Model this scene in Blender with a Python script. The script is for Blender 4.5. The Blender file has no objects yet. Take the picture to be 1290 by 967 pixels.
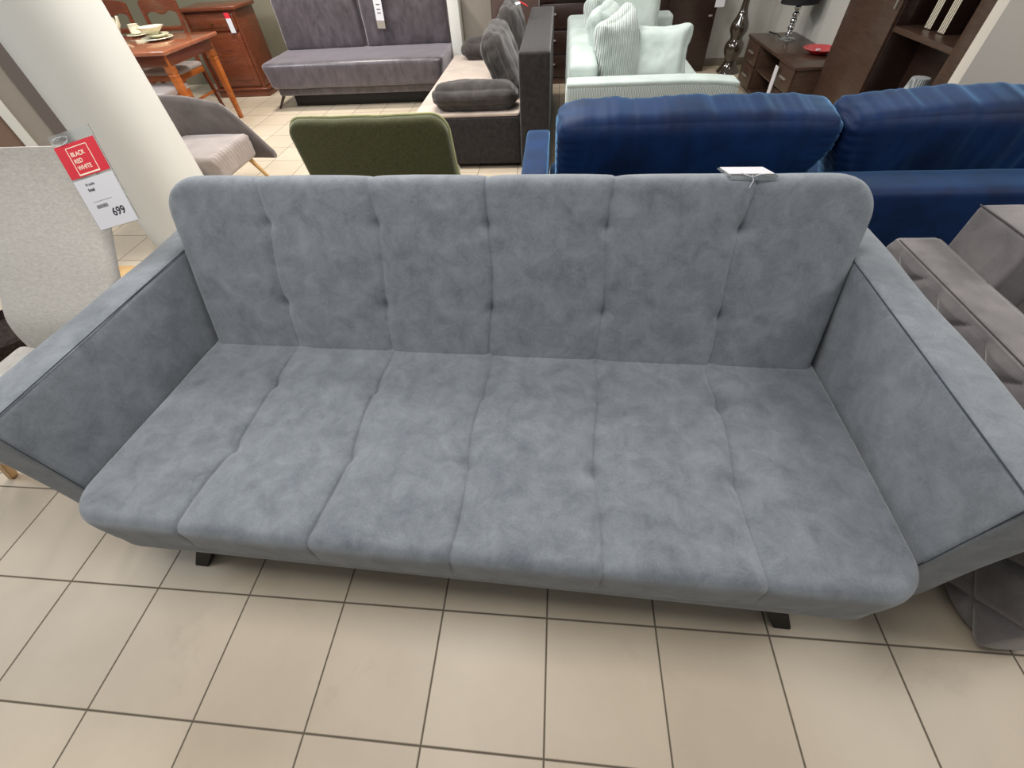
import bpy, bmesh, math, random
from mathutils import Vector, Matrix, noise
random.seed(7)
PI = math.pi
scn = bpy.context.scene
col = scn.collection

# ------------------------------------------------------------------ materials
def _mat(name):
    m = bpy.data.materials.new(name); m.use_nodes = True
    nt = m.node_tree; b = nt.nodes['Principled BSDF']
    return m, nt, b
def srgb(r, g, b):
    f = lambda c: (c/255/12.92) if c/255 <= .04045 else ((c/255+.055)/1.055)**2.4
    return (f(r), f(g), f(b), 1)
def mapped(nt, scale=(1, 1, 1)):
    tc = nt.nodes.new('ShaderNodeTexCoord'); mp = nt.nodes.new('ShaderNodeMapping')
    mp.inputs['Scale'].default_value = scale
    nt.links.new(tc.outputs['Object'], mp.inputs['Vector']); return mp.outputs['Vector']
def noise_n(nt, vec, scale, detail=4, rough=.55, dist=0):
    n = nt.nodes.new('ShaderNodeTexNoise')
    n.inputs['Scale'].default_value = scale; n.inputs['Detail'].default_value = detail
    n.inputs['Roughness'].default_value = rough; n.inputs['Distortion'].default_value = dist
    nt.links.new(vec, n.inputs['Vector']); return n.outputs['Fac']
def ramp(nt, fac, stops):
    r = nt.nodes.new('ShaderNodeValToRGB'); e = r.color_ramp.elements
    e[0].position, e[0].color = stops[0]; e[1].position, e[1].color = stops[-1]
    for p, c in stops[1:-1]:
        x = e.new(p); x.color = c
    nt.links.new(fac, r.inputs['Fac']); return r.outputs['Color']
def math_n(nt, op, a, b=None):
    n = nt.nodes.new('ShaderNodeMath'); n.operation = op
    for i, v in enumerate((a, b)):
        if v is None: continue
        if isinstance(v, (int, float)): n.inputs[i].default_value = v
        else: nt.links.new(v, n.inputs[i])
    return n.outputs[0]
def bump(nt, b, h, strength, dist=.002):
    n = nt.nodes.new('ShaderNodeBump'); n.inputs['Strength'].default_value = strength
    n.inputs['Distance'].default_value = dist
    nt.links.new(h, n.inputs['Height']); nt.links.new(n.outputs['Normal'], b.inputs['Normal'])
def fabric(name, c1, c2, big=6, fine=350, sheen=.4, tint=(1, 1, 1, 1), rough=.85, bs=.5, stretch=(1, 1, 1), spec=.2, srough=.4, grain=.12, det=6, nr=.62):
    m, nt, b = _mat(name); v = mapped(nt, stretch)
    n1 = noise_n(nt, v, big, det, nr, .4); n2 = noise_n(nt, v, fine, 2, .5)
    f = math_n(nt, 'ADD', math_n(nt, 'MULTIPLY', n1, 1-grain), math_n(nt, 'MULTIPLY', n2, grain))
    c = ramp(nt, f, [(.34, srgb(*c1)), (.66, srgb(*c2))])
    nt.links.new(c, b.inputs['Base Color']); b.inputs['Roughness'].default_value = rough
    b.inputs['Sheen Weight'].default_value = sheen; b.inputs['Sheen Roughness'].default_value = srough
    b.inputs['Sheen Tint'].default_value = tint; b.inputs['Specular IOR Level'].default_value = spec
    bump(nt, b, n2, bs, .001)
    return m
def plain(name, c, rough=.5, metal=0, spec=.5, coat=0, trans=0, alpha=1, ior=1.45):
    m, nt, b = _mat(name); b.inputs['Base Color'].default_value = srgb(*c)
    b.inputs['Roughness'].default_value = rough; b.inputs['Metallic'].default_value = metal
    b.inputs['Specular IOR Level'].default_value = spec; b.inputs['Coat Weight'].default_value = coat
    b.inputs['Transmission Weight'].default_value = trans; b.inputs['IOR'].default_value = ior
    b.inputs['Alpha'].default_value = alpha
    v = mapped(nt); n = noise_n(nt, v, 60, 3)
    bump(nt, b, n, .04, .001)
    return m
def wood(name, c1, c2, stretch=(2, 2, 30), rough=.4, coat=.1, sc=3):
    m, nt, b = _mat(name); v = mapped(nt, stretch)
    n = noise_n(nt, v, sc, 6, .6, 1.2)
    nt.links.new(ramp(nt, n, [(.3, srgb(*c1)), (.7, srgb(*c2))]), b.inputs['Base Color'])
    b.inputs['Roughness'].default_value = rough; b.inputs['Coat Weight'].default_value = coat
    bump(nt, b, n, .08, .001); return m
def ribbed(name, c1, c2, axis=0, freq=110, sheen=.4):
    m, nt, b = _mat(name); v = mapped(nt)
    sp = nt.nodes.new('ShaderNodeSeparateXYZ'); nt.links.new(v, sp.inputs[0])
    s = math_n(nt, 'SINE', math_n(nt, 'MULTIPLY', sp.outputs[axis], freq*2*PI/1.0))
    s = math_n(nt, 'ADD', math_n(nt, 'MULTIPLY', s, .5), .5)
    nt.links.new(ramp(nt, s, [(.0, srgb(*c1)), (.7, srgb(*c2))]), b.inputs['Base Color'])
    b.inputs['Roughness'].default_value = .9; b.inputs['Sheen Weight'].default_value = sheen
    bump(nt, b, s, .8, .004); return m

T = 0.333
def tiles():
    m, nt, b = _mat('beige_floor_tiles')
    tc = nt.nodes.new('ShaderNodeTexCoord')
    sp = nt.nodes.new('ShaderNodeSeparateXYZ'); nt.links.new(tc.outputs['Object'], sp.inputs[0])
    ds = []; ids = []
    for a in (0, 1):
        q = math_n(nt, 'DIVIDE', sp.outputs[a], T)
        fr = math_n(nt, 'FRACT', q)
        ds.append(math_n(nt, 'MINIMUM', fr, math_n(nt, 'SUBTRACT', 1, fr)))
        ids.append(math_n(nt, 'FLOOR', q))
    d = math_n(nt, 'MINIMUM', ds[0], ds[1])
    v = tc.outputs['Object']
    cb = nt.nodes.new('ShaderNodeCombineXYZ')
    nt.links.new(ids[0], cb.inputs[0]); nt.links.new(ids[1], cb.inputs[1])
    wn = nt.nodes.new('ShaderNodeTexWhiteNoise'); nt.links.new(cb.outputs[0], wn.inputs['Vector'])
    n = noise_n(nt, v, 3, 5, .6); n2 = noise_n(nt, v, 260, 2)
    f = math_n(nt, 'ADD', math_n(nt, 'MULTIPLY', n, .6), math_n(nt, 'MULTIPLY', wn.outputs['Value'], .22))
    f = math_n(nt, 'ADD', f, math_n(nt, 'MULTIPLY', n2, .18))
    body = ramp(nt, f, [(.25, srgb(184, 168, 146)), (.75, srgb(205, 190, 168))])
    # faint scuffs, a stain pattern of its own
    sc = noise_n(nt, v, 1.7, 7, .7, 1.5)
    scm = ramp(nt, sc, [(.60, (0, 0, 0, 1)), (.74, (1, 1, 1, 1))])
    mx0 = nt.nodes.new('ShaderNodeMix'); mx0.data_type = 'RGBA'
    nt.links.new(math_n(nt, 'MULTIPLY', scm, .35), mx0.inputs[0]); nt.links.new(body, mx0.inputs[6]); mx0.inputs[7].default_value = srgb(160, 143, 124)
    mk = ramp(nt, d, [(.0058, (1, 1, 1, 1)), (.0098, (0, 0, 0, 1))])
    mx = nt.nodes.new('ShaderNodeMix'); mx.data_type = 'RGBA'
    nt.links.new(mk, mx.inputs[0]); nt.links.new(mx0.outputs[2], mx.inputs[6]); mx.inputs[7].default_value = srgb(96, 86, 72)
    nt.links.new(mx.outputs[2], b.inputs['Base Color'])
    nt.links.new(math_n(nt, 'ADD', math_n(nt, 'MULTIPLY', mk, .4), .42), b.inputs['Roughness'])
    h = math_n(nt, 'ADD', math_n(nt, 'MULTIPLY', math_n(nt, 'SUBTRACT', 1, mk), 1), math_n(nt, 'MULTIPLY', n2, .08))
    bump(nt, b, h, .5, .0015)
    return m

M = {}
M['velvet'] = fabric('grey_blue_velvet', (86, 91, 98), (122, 127, 133), big=13, fine=190, det=12, nr=.7, srough=.65, sheen=.35, tint=(.95, .98, 1, 1), rough=.8, bs=.3, grain=.2)
M['velvet_dark'] = fabric('grey_blue_piping', (52, 58, 66), (66, 72, 80), sheen=.2)
M['black'] = plain('black_wood', (22, 19, 18), .45)
M['tile'] = tiles()
M['wall'] = plain('painted_wall', (190, 188, 181), .85, spec=.2)
M['wall_green'] = plain('olive_grey_wall', (126, 120, 102), .85, spec=.2)
M['white'] = plain('white_paint', (220, 219, 213), .55, spec=.3)
M['cream_paint'] = plain('cream_paint', (214, 206, 194), .7, spec=.2)
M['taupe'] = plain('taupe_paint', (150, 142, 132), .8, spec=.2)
M['gap_shade'] = plain('gap_shade_dark', (104, 95, 90), .7)  # shadow of the gap by the pillar, put into a dark colour
M['brownwall'] = plain('brown_panel', (122, 98, 82), .6)
M['base'] = plain('baseboard', (120, 112, 98), .6)
M['cherry'] = wood('cherry_wood', (88, 42, 26), (122, 64, 38), rough=.28, coat=.35)
M['cherry_top'] = wood('cherry_table_top', (138, 78, 52), (168, 102, 72), (30, 3, 3), rough=.16, coat=.8)
M['amber'] = wood('amber_wood', (150, 78, 30), (186, 106, 46), rough=.3, coat=.3)
M['oak'] = wood('light_oak', (196, 152, 96), (222, 184, 128), rough=.45)
M['walnut'] = wood('dark_walnut', (58, 42, 34), (84, 62, 50), rough=.38, coat=.15)
M['wenge'] = wood('wenge', (36, 24, 20), (56, 38, 32), rough=.3, coat=.3)
M['mauve'] = plain('mauve_gloss_door', (92, 74, 70), .25, coat=.4)
M['beige_tweed'] = fabric('beige_tweed', (172, 166, 158), (208, 203, 195), big=60, fine=500, sheen=.15, tint=(1, .97, .93, 1), stretch=(1, 1, 3), bs=.9, grain=.5)
M['shell_grey'] = fabric('grey_velour', (88, 80, 78), (112, 104, 100), sheen=.8, tint=(1, .95, .9, 1))
M['seat_silver'] = fabric('silver_velour', (150, 138, 132), (176, 164, 158), big=4, sheen=.6, rough=.5)
M['sofabed'] = fabric('charcoal_sheen', (56, 50, 54), (88, 80, 86), big=10, fine=200, sheen=.8, tint=(1, .92, 1, 1), rough=.36, spec=.6, stretch=(1.5, 1, .8), det=9)
M['charcoal'] = fabric('charcoal_weave', (36, 32, 32), (52, 48, 48), big=30, sheen=.25, fine=500)
M['cushion_grey'] = fabric('grey_cotton', (54, 50, 49), (74, 70, 67), big=12, sheen=.3)
M['pale_seat'] = fabric('pale_seat', (176, 160, 148), (202, 186, 172), big=4, sheen=.4)
M['mint'] = fabric('mint_fabric', (170, 182, 176), (193, 203, 197), big=5, sheen=.4, tint=(.9, 1, .97, 1))
M['mint_rib'] = ribbed('mint_corduroy_x', (136, 146, 140), (196, 205, 199), 0, 84)
M['mint_rib_y'] = ribbed('mint_corduroy_y', (146, 158, 151), (196, 205, 199), 0, 70)
M['green'] = fabric('olive_boucle', (46, 45, 26), (76, 75, 46), big=90, fine=420, sheen=.7, tint=(.95, 1, .75, 1), bs=1.0, grain=.5)
M['green_lit_rim'] = fabric('pale_olive_lit_rim', (150, 150, 104), (190, 188, 142), sheen=.4)  # back-lit rim of the green chair, put into a pale colour
M['blue'] = fabric('royal_blue_velvet', (8, 25, 56), (14, 44, 90), big=5, fine=420, sheen=.95, tint=(.3, .62, 1, 1), rough=.6, srough=.3)
M['quilt'] = fabric('mole_grey_velvet', (100, 96, 97), (126, 121, 121), big=8, sheen=.6, tint=(1, .96, .93, 1))
M['quiltdark'] = plain('mole_piping', (70, 66, 66), .8)
M['red'] = plain('red_card', (214, 50, 62), .45)
M['redplate'] = plain('red_glaze', (205, 12, 36), .25, coat=.5)
M['paper'] = plain('white_card', (214, 212, 216), .6)
M['ink'] = plain('dark_ink', (50, 50, 56), .7)
M['inkwhite'] = plain('cream_print', (250, 236, 214), .6)
M['cream'] = plain('cream_china', (226, 222, 194), .2, coat=.4)
M['clear'] = plain('clear_acrylic', (235, 238, 238), .08, trans=.9, ior=1.3)
M['chrome'] = plain('chrome', (220, 220, 220), .08, metal=1)
M['smoke'] = plain('smoked_glass', (56, 47, 36), .05, spec=1, coat=1)
M['shade'] = plain('black_shade', (22, 22, 24), .8)
M['pleat'] = ribbed('pleated_grey', (120, 126, 126), (176, 180, 180), 0, 80)
M['handle'] = plain('brushed_handle', (205, 200, 192), .3, metal=.8)
M['book'] = plain('cream_book', (206, 196, 176), .7)
M['rattan'] = fabric('dark_rattan', (22, 18, 16), (60, 48, 40), big=60, fine=120, sheen=.1, bs=1)
M['brass'] = plain('aged_brass_knob', (120, 84, 48), .35, metal=.8)

# ------------------------------------------------------------------ helpers
def finish(name, verts, faces, mat, parent=None, smooth=True, angle=40, mats=None, fmat=None):
    me = bpy.data.meshes.new(name); me.from_pydata(verts, [], faces); me.update()
    return link(name, me, mat, parent, smooth, angle)
def link(name, me, mat, parent=None, smooth=True, angle=40):
    if smooth:
        me.polygons.foreach_set('use_smooth', [True]*len(me.polygons))
        if angle < 180: me.set_sharp_from_angle(angle=math.radians(angle))
    me.materials.append(mat)
    o = bpy.data.objects.new(name, me); col.objects.link(o)
    if parent: o.parent = parent
    return o
def from_bm(name, bm, mat, parent=None, smooth=True, angle=40):
    bmesh.ops.recalc_face_normals(bm, faces=bm.faces)
    me = bpy.data.meshes.new(name); bm.to_mesh(me); bm.free()
    return link(name, me, mat, parent, smooth, angle)
def thing(name, label, cat, loc=(0, 0, 0), rz=0, group=None):
    o = bpy.data.objects.new(name, None); col.objects.link(o); o.empty_display_size = .05
    o.location = loc; o.rotation_euler = (0, 0, rz)
    return tag(o, label, cat, group)
def tag(o, label, cat, group=None):
    o['label'] = label; o['category'] = cat
    if group: o['group'] = group
    return o
def struct(o, label=None):
    o['kind'] = 'structure'
    if label: o['label'] = label
    return o
def bmbox(bm, lo, hi, bev=0.0, seg=2, mtx=None):
    r = bmesh.ops.create_cube(bm, size=1)
    lo = Vector(lo); hi = Vector(hi); c = (lo+hi)/2; s = hi-lo
    for v in r['verts']:
        v.co = Vector((v.co.x*s.x, v.co.y*s.y, v.co.z*s.z))+c
    vs = r['verts']
    if bev > 0:
        es = list({e for v in vs for e in v.link_edges})
        q = bmesh.ops.bevel(bm, geom=es, offset=bev, segments=seg, affect='EDGES', profile=.5, clamp_overlap=True)
        vs = list({v for f in q['faces'] for v in f.verts} | {v for v in vs if v.is_valid})
    if mtx is not None:
        for v in vs: v.co = mtx @ v.co
    return vs
def box(name, lo, hi, mat, parent=None, bev=.004, seg=2, mtx=None):
    bm = bmesh.new(); bmbox(bm, lo, hi, bev, seg, mtx); return from_bm(name, bm, mat, parent)
def prism(name, p0, p1, s0, s1, mat, parent=None, bev=.003, twist=0):
    """square bar from p0 to p1 with half sizes s0, s1, ends kept horizontal"""
    bm = bmesh.new(); vs = []
    for p, s in ((p0, s0), (p1, s1)):
        s = s if isinstance(s, tuple) else (s, s)
        for dx, dy in ((-1, -1), (1, -1), (1, 1), (-1, 1)):
            vs.append(bm.verts.new((p[0]+dx*s[0], p[1]+dy*s[1], p[2])))
    bm.faces.new(vs[:4][::-1]); bm.faces.new(vs[4:])
    for i in range(4):
        j = (i+1) % 4; bm.faces.new((vs[i], vs[j], vs[4+j], vs[4+i]))
    if bev: bmesh.ops.bevel(bm, geom=list(bm.edges), offset=bev, segments=2, affect='EDGES', clamp_overlap=True)
    return from_bm(name, bm, mat, parent)
def tube(name, pts, r, mat, parent=None, n=8, closed=False):
    verts = []; faces = []; P = [Vector(p) for p in pts]; L = len(P)
    rr = r if isinstance(r, (list, tuple)) else [r]*L
    for i, p in enumerate(P):
        t = (P[min(i+1, L-1)]-P[max(i-1, 0)]).normalized()
        a = t.cross(Vector((0, 0, 1)));
        if a.length < 1e-3: a = t.cross(Vector((1, 0, 0)))
        a.normalize(); b = t.cross(a)
        for k in range(n):
            an = 2*PI*k/n; verts.append(p+(a*math.cos(an)+b*math.sin(an))*rr[i])
    for i in range(L-1):
        for k in range(n):
            k2 = (k+1) % n; faces.append((i*n+k, i*n+k2, (i+1)*n+k2, (i+1)*n+k))
    faces.append(tuple(range(n))[::-1]); faces.append(tuple((L-1)*n+k for k in range(n)))
    return finish(name, verts, faces, mat, parent)
def lathe(name, prof, c, mat, parent=None, n=40, pleat=0, smooth=True):
    verts = []; faces = []
    for r, z in prof:
        for k in range(n):
            a = 2*PI*k/n; q = r*(1+(pleat*(1 if k % 2 else -1)))
            verts.append((c[0]+q*math.cos(a), c[1]+q*math.sin(a), c[2]+z))
    m = len(prof)
    for i in range(m-1):
        for k in range(n):
            k2 = (k+1) % n; faces.append((i*n+k, i*n+k2, (i+1)*n+k2, (i+1)*n+k))
    if prof[0][0] > 1e-4: faces.append(tuple(range(n))[::-1])
    if prof[-1][0] > 1e-4: faces.append(tuple((m-1)*n+k for k in range(n)))
    return finish(name, verts, faces, mat, parent, smooth)
def lin(a, b, n): return [a+(b-a)*i/n for i in range(n+1)]
def softgeo(lo, hi, r, n, puff=(0, 0, 0), xs=None, plan=None, fn=None):
    """dense rounded box; r edge radius, puff outward bulge per axis pair, plan=(axis a, axis b, R, [corner signs]) , fn(p, nrm)->p"""
    axs = []
    for a in range(3):
        if xs and a in xs: axs.append(sorted(xs[a])); continue
        # finer near edges
        L = hi[a]-lo[a]; k = n[a]; rr = min(r, L*.45)
        inner = lin(lo[a]+rr, hi[a]-rr, k)
        e = [rr*(1-math.cos(PI/2*i/4)) for i in range(4)]
        axs.append([lo[a]+q for q in e]+inner+[hi[a]-q for q in reversed(e)])
    verts = []; idx = {}; faces = []
    c0 = [(lo[a]+hi[a])/2 for a in range(3)]; hs = [(hi[a]-lo[a])/2 for a in range(3)]
    def vid(i, j, k):
        key = (i, j, k)
        if key in idx: return idx[key]
        p = Vector((axs[0][i], axs[1][j], axs[2][k]))
        u = [(p[a]-c0[a])/hs[a] for a in range(3)]
        if plan:
            A, B, RR, sg = plan; Cx = 3-A-B
            sa = 1 if p[A] > c0[A] else -1; sb = 1 if p[B] > c0[B] else -1
            R_ = RR if (sa, sb) in sg else r
            da = abs(p[A]-c0[A])-(hs[A]-R_); db = abs(p[B]-c0[B])-(hs[B]-R_)
            p2 = p.copy(); npl = Vector((0, 0, 0))
            if da > 0 and db > 0:
                mm = max(da, db); L = math.hypot(da, db)
                npl[A] = sa*da/L; npl[B] = sb*db/L; dp = R_-mm
                p2[A] = c0[A]+sa*(hs[A]-R_)+npl[A]*mm; p2[B] = c0[B]+sb*(hs[B]-R_)+npl[B]*mm
            elif da > db: npl[A] = sa; dp = R_-da
            else: npl[B] = sb; dp = R_-db
            rr_ = min(r, hs[Cx]*.98); sc_ = 1 if p[Cx] > c0[Cx] else -1
            e1 = max(0, r-dp)*rr_/r; e2 = max(0, abs(p[Cx]-c0[Cx])-(hs[Cx]-rr_))
            L = math.hypot(e1, e2)
            if L > 1e-9:
                mm = max(e1, e2); n1 = e1/L*mm; n2 = e2/L*mm
                p2 = p2-npl*(max(0, r-dp)-n1*r/rr_)
                if e2 > 0: p2[Cx] = c0[Cx]+sc_*(hs[Cx]-rr_+n2)
                nr = npl*(e1/L); nr[Cx] = sc_*e2/L; nr.normalize()
            else: nr = Vector((0, 0, 1))
        else:
            q = Vector([min(max(p[a], lo[a]+min(r, hs[a]*.98)), hi[a]-min(r, hs[a]*.98)) for a in range(3)])
            d = p-q; m = max(abs(x) for x in d)
            nr = d.normalized() if d.length > 1e-9 else Vector((0, 0, 1))
            p2 = q+nr*m if d.length > 1e-9 else p
        for a in range(3):
            if puff[a]:
                b, c = (a+1) % 3, (a+2) % 3
                w = max(0, 1-u[b]**4)*max(0, 1-u[c]**4)
                p2[a] += (p2[a]-c0[a])/hs[a]*puff[a]*w
        if fn: p2 = fn(p2, nr, u)
        idx[key] = len(verts); verts.append(p2[:]); return idx[key]
    N = [len(a)-1 for a in axs]
    for a in range(3):
        b, c = (a+1) % 3, (a+2) % 3
        for side in (0, N[a]):
            for i in range(N[b]):
                for j in range(N[c]):
                    q = []
                    for di, dj in ((0, 0), (1, 0), (1, 1), (0, 1)):
                        t = [0, 0, 0]; t[a] = side; t[b] = i+di; t[c] = j+dj; q.append(vid(*t))
                    if side == 0: q = q[::-1]
                    faces.append(tuple(q))
    return verts, faces
def soft(name, lo, hi, mat, parent=None, r=.03, n=(12, 12, 6), puff=(0, 0, 0), plan=None, fn=None, xs=None, mtx=None, angle=180):
    v, f = softgeo(lo, hi, r, n, puff, xs, plan, fn)
    if mtx is not None: v = [(mtx @ Vector(p))[:] for p in v]
    return finish(name, v, f, mat, parent, True, angle)
def wrinkle(amp, sc, seed=0):
    def fn(p, nr, u):
        q = Vector((p[0]*sc, p[1]*sc, p[2]*sc+seed))
        return p+nr*(noise.noise(q)*amp + noise.noise(q*2.7)*amp*.4)
    return fn
def pillow(name, w, h, t, mat, parent=None, mtx=None, n=36, pinch=.06, seed=0, wr=.006, p=2.6):
    """cushion in its own XZ plane (w wide, h tall), thickness along Y"""
    verts = []; faces = []; ids = {}
    for side in (1, -1):
        for i in range(n+1):
            for j in range(n+1):
                a = -1+2*i/n; b = -1+2*j/n
                edge = i in (0, n) or j in (0, n)
                if side == -1 and edge: ids[(side, i, j)] = ids[(1, i, j)]; continue
                aa = math.sin(a*PI/2); bb = math.sin(b*PI/2)
                x = aa*(1-pinch*(1-bb*bb)*abs(aa)**3)*w/2; z = bb*(1-pinch*(1-aa*aa)*abs(bb)**3)*h/2
                th = (max(0, 1-abs(aa)**p)*max(0, 1-abs(bb)**p))**.5*t/2
                q = Vector((x*9, z*9, side*2+seed))
                th += (noise.noise(q)*wr*2+noise.noise(q*2.5)*wr)*min(1, th/(t*.15)) if not edge else 0
                v = Vector((x, side*th, z))
                if mtx is not None: v = mtx @ v
                ids[(side, i, j)] = len(verts); verts.append(v[:])
    for side in (1, -1):
        for i in range(n):
            for j in range(n):
                q = [ids[(side, i, j)], ids[(side, i+1, j)], ids[(side, i+1, j+1)], ids[(side, i, j+1)]]
                faces.append(tuple(q if side == -1 else q[::-1]))
    return finish(name, verts, faces, mat, parent, True, 180)
def slab(name, outline, y0, y1, mat, parent=None, bev=.02, bend=None, seg=4, axis='y', mtx=None, cuts=0):
    """solid from an outline in XZ extruded along Y"""
    bm = bmesh.new()
    a = [bm.verts.new((x, y0, z)) for x, z in outline]; b = [bm.verts.new((x, y1, z)) for x, z in outline]
    f1 = bm.faces.new(a); f2 = bm.faces.new(b[::-1])
    n = len(a)
    for i in range(n): bm.faces.new((a[i], b[i], b[(i+1) % n], a[(i+1) % n]))
    if bev:
        es = list(f1.edges)+list(f2.edges)
        bmesh.ops.bevel(bm, geom=es, offset=bev, segments=seg, affect='EDGES', clamp_overlap=True)
    if bend:
        xs_ = [x for x, _ in outline]; lo_, hi_ = min(xs_), max(xs_)
        for k in range(1, cuts):
            x = lo_+(hi_-lo_)*k/cuts
            bmesh.ops.bisect_plane(bm, geom=list(bm.verts)+list(bm.edges)+list(bm.faces), plane_co=(x, 0, 0), plane_no=(1, 0, 0))
        zs_ = [z for _, z in outline]; lo_, hi_ = min(zs_), max(zs_)
        for k in range(1, cuts):
            z = lo_+(hi_-lo_)*k/cuts
            bmesh.ops.bisect_plane(bm, geom=list(bm.verts)+list(bm.edges)+list(bm.faces), plane_co=(0, 0, z), plane_no=(0, 0, 1))
        for v in bm.verts: v.co = bend(v.co)
    if mtx is not None:
        for v in bm.verts: v.co = mtx @ v.co
    return from_bm(name, bm, mat, parent, True, 50)
def text(name, s, size, loc, mtx, mat, parent, off=0.0006, align='LEFT', bold=0):
    cu = bpy.data.curves.new(name, 'FONT'); cu.body = s; cu.size = size; cu.align_x = align
    cu.extrude = .0002; cu.offset = bold
    o = bpy.data.objects.new(name, cu); col.objects.link(o); cu.materials.append(mat)
    bpy.context.view_layer.update()
    me = bpy.data.meshes.new_from_object(o.evaluated_get(bpy.context.evaluated_depsgraph_get()))
    bpy.data.objects.remove(o); me.materials.clear(); me.materials.append(mat)
    o = bpy.data.objects.new(name, me); col.objects.link(o)
    o.parent = parent; o.matrix_local = mtx @ Matrix.Translation((loc[0], loc[1], off))
    return o
def Rx(a): return Matrix.Rotation(math.radians(a), 4, 'X')
def Ry(a): return Matrix.Rotation(math.radians(a), 4, 'Y')
def Rz(a): return Matrix.Rotation(math.radians(a), 4, 'Z')
def Tr(*p): return Matrix.Translation(p)
def copy_tree(o, parent=None):
    c = o.copy(); col.objects.link(c); c.parent = parent
    for ch in list(o.children): copy_tree(ch, c)
    return c

# ------------------------------------------------------------------ room
struct(box('floor', (-7, -2.5, -.08), (8, 7.2, 0), M['tile'], bev=0), 'beige square ceramic floor tiles')
struct(box('wall_back', (-7, 6.45, 0), (4.6, 6.6, 2.9), M['wall_green'], bev=0), 'olive grey back wall')
struct(box('wall_niche', (1.0, 6.40, 0), (4.45, 6.45, 2.9), M['wall'], bev=0), 'pale back wall behind the glass vase')
struct(box('wall_right', (4.45, 2.68, 0), (4.6, 6.45, 2.9), M['wall'], bev=0), 'pale wall behind the low console')
struct(box('wall_partition', (4.15, 2.60, 0), (7.5, 2.68, 2.9), M['cream_paint'], bev=.004), 'white partition wall beside the bookcase')
struct(box('baseboard_back', (3.76, 6.385, 0), (4.45, 6.4, .075), M['base'], bev=.002), 'grey baseboard')
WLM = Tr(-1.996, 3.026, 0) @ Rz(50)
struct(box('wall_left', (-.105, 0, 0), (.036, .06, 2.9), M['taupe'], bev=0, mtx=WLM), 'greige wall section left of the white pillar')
struct(box('gap_shade_strip', (.036, -.01, 0), (.20, .05, 2.9), M['gap_shade'], bev=0, mtx=WLM), 'dark strip of painted shade in the gap beside the white pillar')  # strip added where only the gap's shadow falls
struct(box('trim_2', (-.172, -.02, 0), (-.105, .06, 2.9), M['white'], bev=.003, mtx=WLM), 'white post left of the greige wall section')
struct(box('wall_far_left', (-1.4, 0, 0), (-.172, .05, 2.9), M['brownwall'], bev=0, mtx=WLM), 'brown wall panel at the left picture edge')
o = lathe('pillar', [(.264, 0), (.264, .9), (.264, 2.0), (.264, 2.9)], (-.721, 2.42, 0), M['white'], n=96); struct(o, 'round white pillar')
struct(box('column', (.775, 5.62, 0), (.895, 5.76, 2.9), M['white'], bev=.004), 'slim white column beside the sofa bed')
struct(box('wall_middle', (.87, 6.0, 0), (1.23, 6.06, 2.9), M['taupe'], bev=0), 'grey wall panel by the slim column')

# ------------------------------------------------------------------ main sofa
SA = math.radians(-1.76)
sofa = thing('sofa', 'large grey blue velvet tufted sofa standing in front, low price holder on its back', 'sofa', (1.745, .115, 0), SA)
seams = [-.765, -.378, .0, .378, .765]
HX = 1.136
def seamxs():
    xs = {-HX, HX}
    for i in range(11):
        e = .07*(1-math.cos(PI/2*i/10)); xs.add(-HX+e); xs.add(HX-e)
    bounds = [-HX+.07]+seams+[HX-.07]
    for s in seams:
        for d in (0, .0015, .003, .0045, .006, .010, .015, .022, .032, .045, .06, .08): xs.add(round(s+d, 5)); xs.add(round(s-d, 5))
    for a, b in zip(bounds[:-1], bounds[1:]):
        for i in range(1, 16):
            x = a+(b-a)*i/16
            if min(abs(x-s) for s in seams) > .085: xs.add(x)
    return sorted(xs)
def tuft(x, v, buttons, seed, wig=.006, pfa=.007):
    """height field over the panel: puffed channels, sharp seams, button dips"""
    xw = x
    k = min(range(5), key=lambda i: abs(xw-seams[i])); s = seams[k]; dx = xw-s
    lo_ = max([q for q in [-HX]+seams if q <= xw], default=-HX); hi_ = min([q for q in seams+[HX] if q > xw], default=HX)
    t = (xw-(lo_+hi_)/2)/max(1e-6, (hi_-lo_)/2)
    if lo_ == -HX and t < 0 or hi_ == HX and t > 0: t = 0
    pf = pfa*(1-abs(t)**3)
    h = pf-.010*(math.exp(-dx/.020) if dx > 0 else math.exp(dx/.0040))-.002*math.exp(-abs(dx)/.03)
    for bv in buttons:
        d = math.hypot(dx, v-bv)
        h -= .014*math.exp(-(d/.022)**2)+.006*math.exp(-(d/.06)**2)
        # short pulled fold next to the button
        h -= .0012*math.exp(-((v-bv)/.012)**2)*math.exp(-abs(dx)/.07)
    h += .0022*noise.noise(Vector((x*3, v*4, seed)))+.0012*noise.noise(Vector((x*11, v*11, seed+5)))
    h += .0006*noise.noise(Vector((x*34, v*34, seed+9)))
    return h
def wig(x, v, seed):
    return .009*math.sin(v*11+seed+x*3)*max(0, 1-(abs(x)/HX)**6)
def seat_fn(p, nr, u):
    y = p.y
    fade_b = min(1, max(0, (.66-y)/.10))
    hh = tuft(p.x, y, (.475, .195), 1.0)
    top = max(0, nr.z); front = max(0, -nr.y)
    p = p+Vector((wig(p.x, y, 1), 0, 0))
    if u[2] < -.2: return p
    w = min(1, (u[2]+.2)/.6)
    p = p+Vector((0, -1, 0))*hh*front*w*.45+Vector((0, 0, 1))*hh*top*(.35+.65*fade_b)
    if u[2] > 0: p.z += -(y+.08)/.74*.030*u[2]
    # front edge slightly bowed
    p.y -= .012*(1-u[0]**2)*max(0, -u[1])
    return p
ys = sorted({-.08, *lin(-.03, .73, 74), *[-.08+.05*(1-math.cos(PI/2*i/8)) for i in range(8)]})
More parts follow.
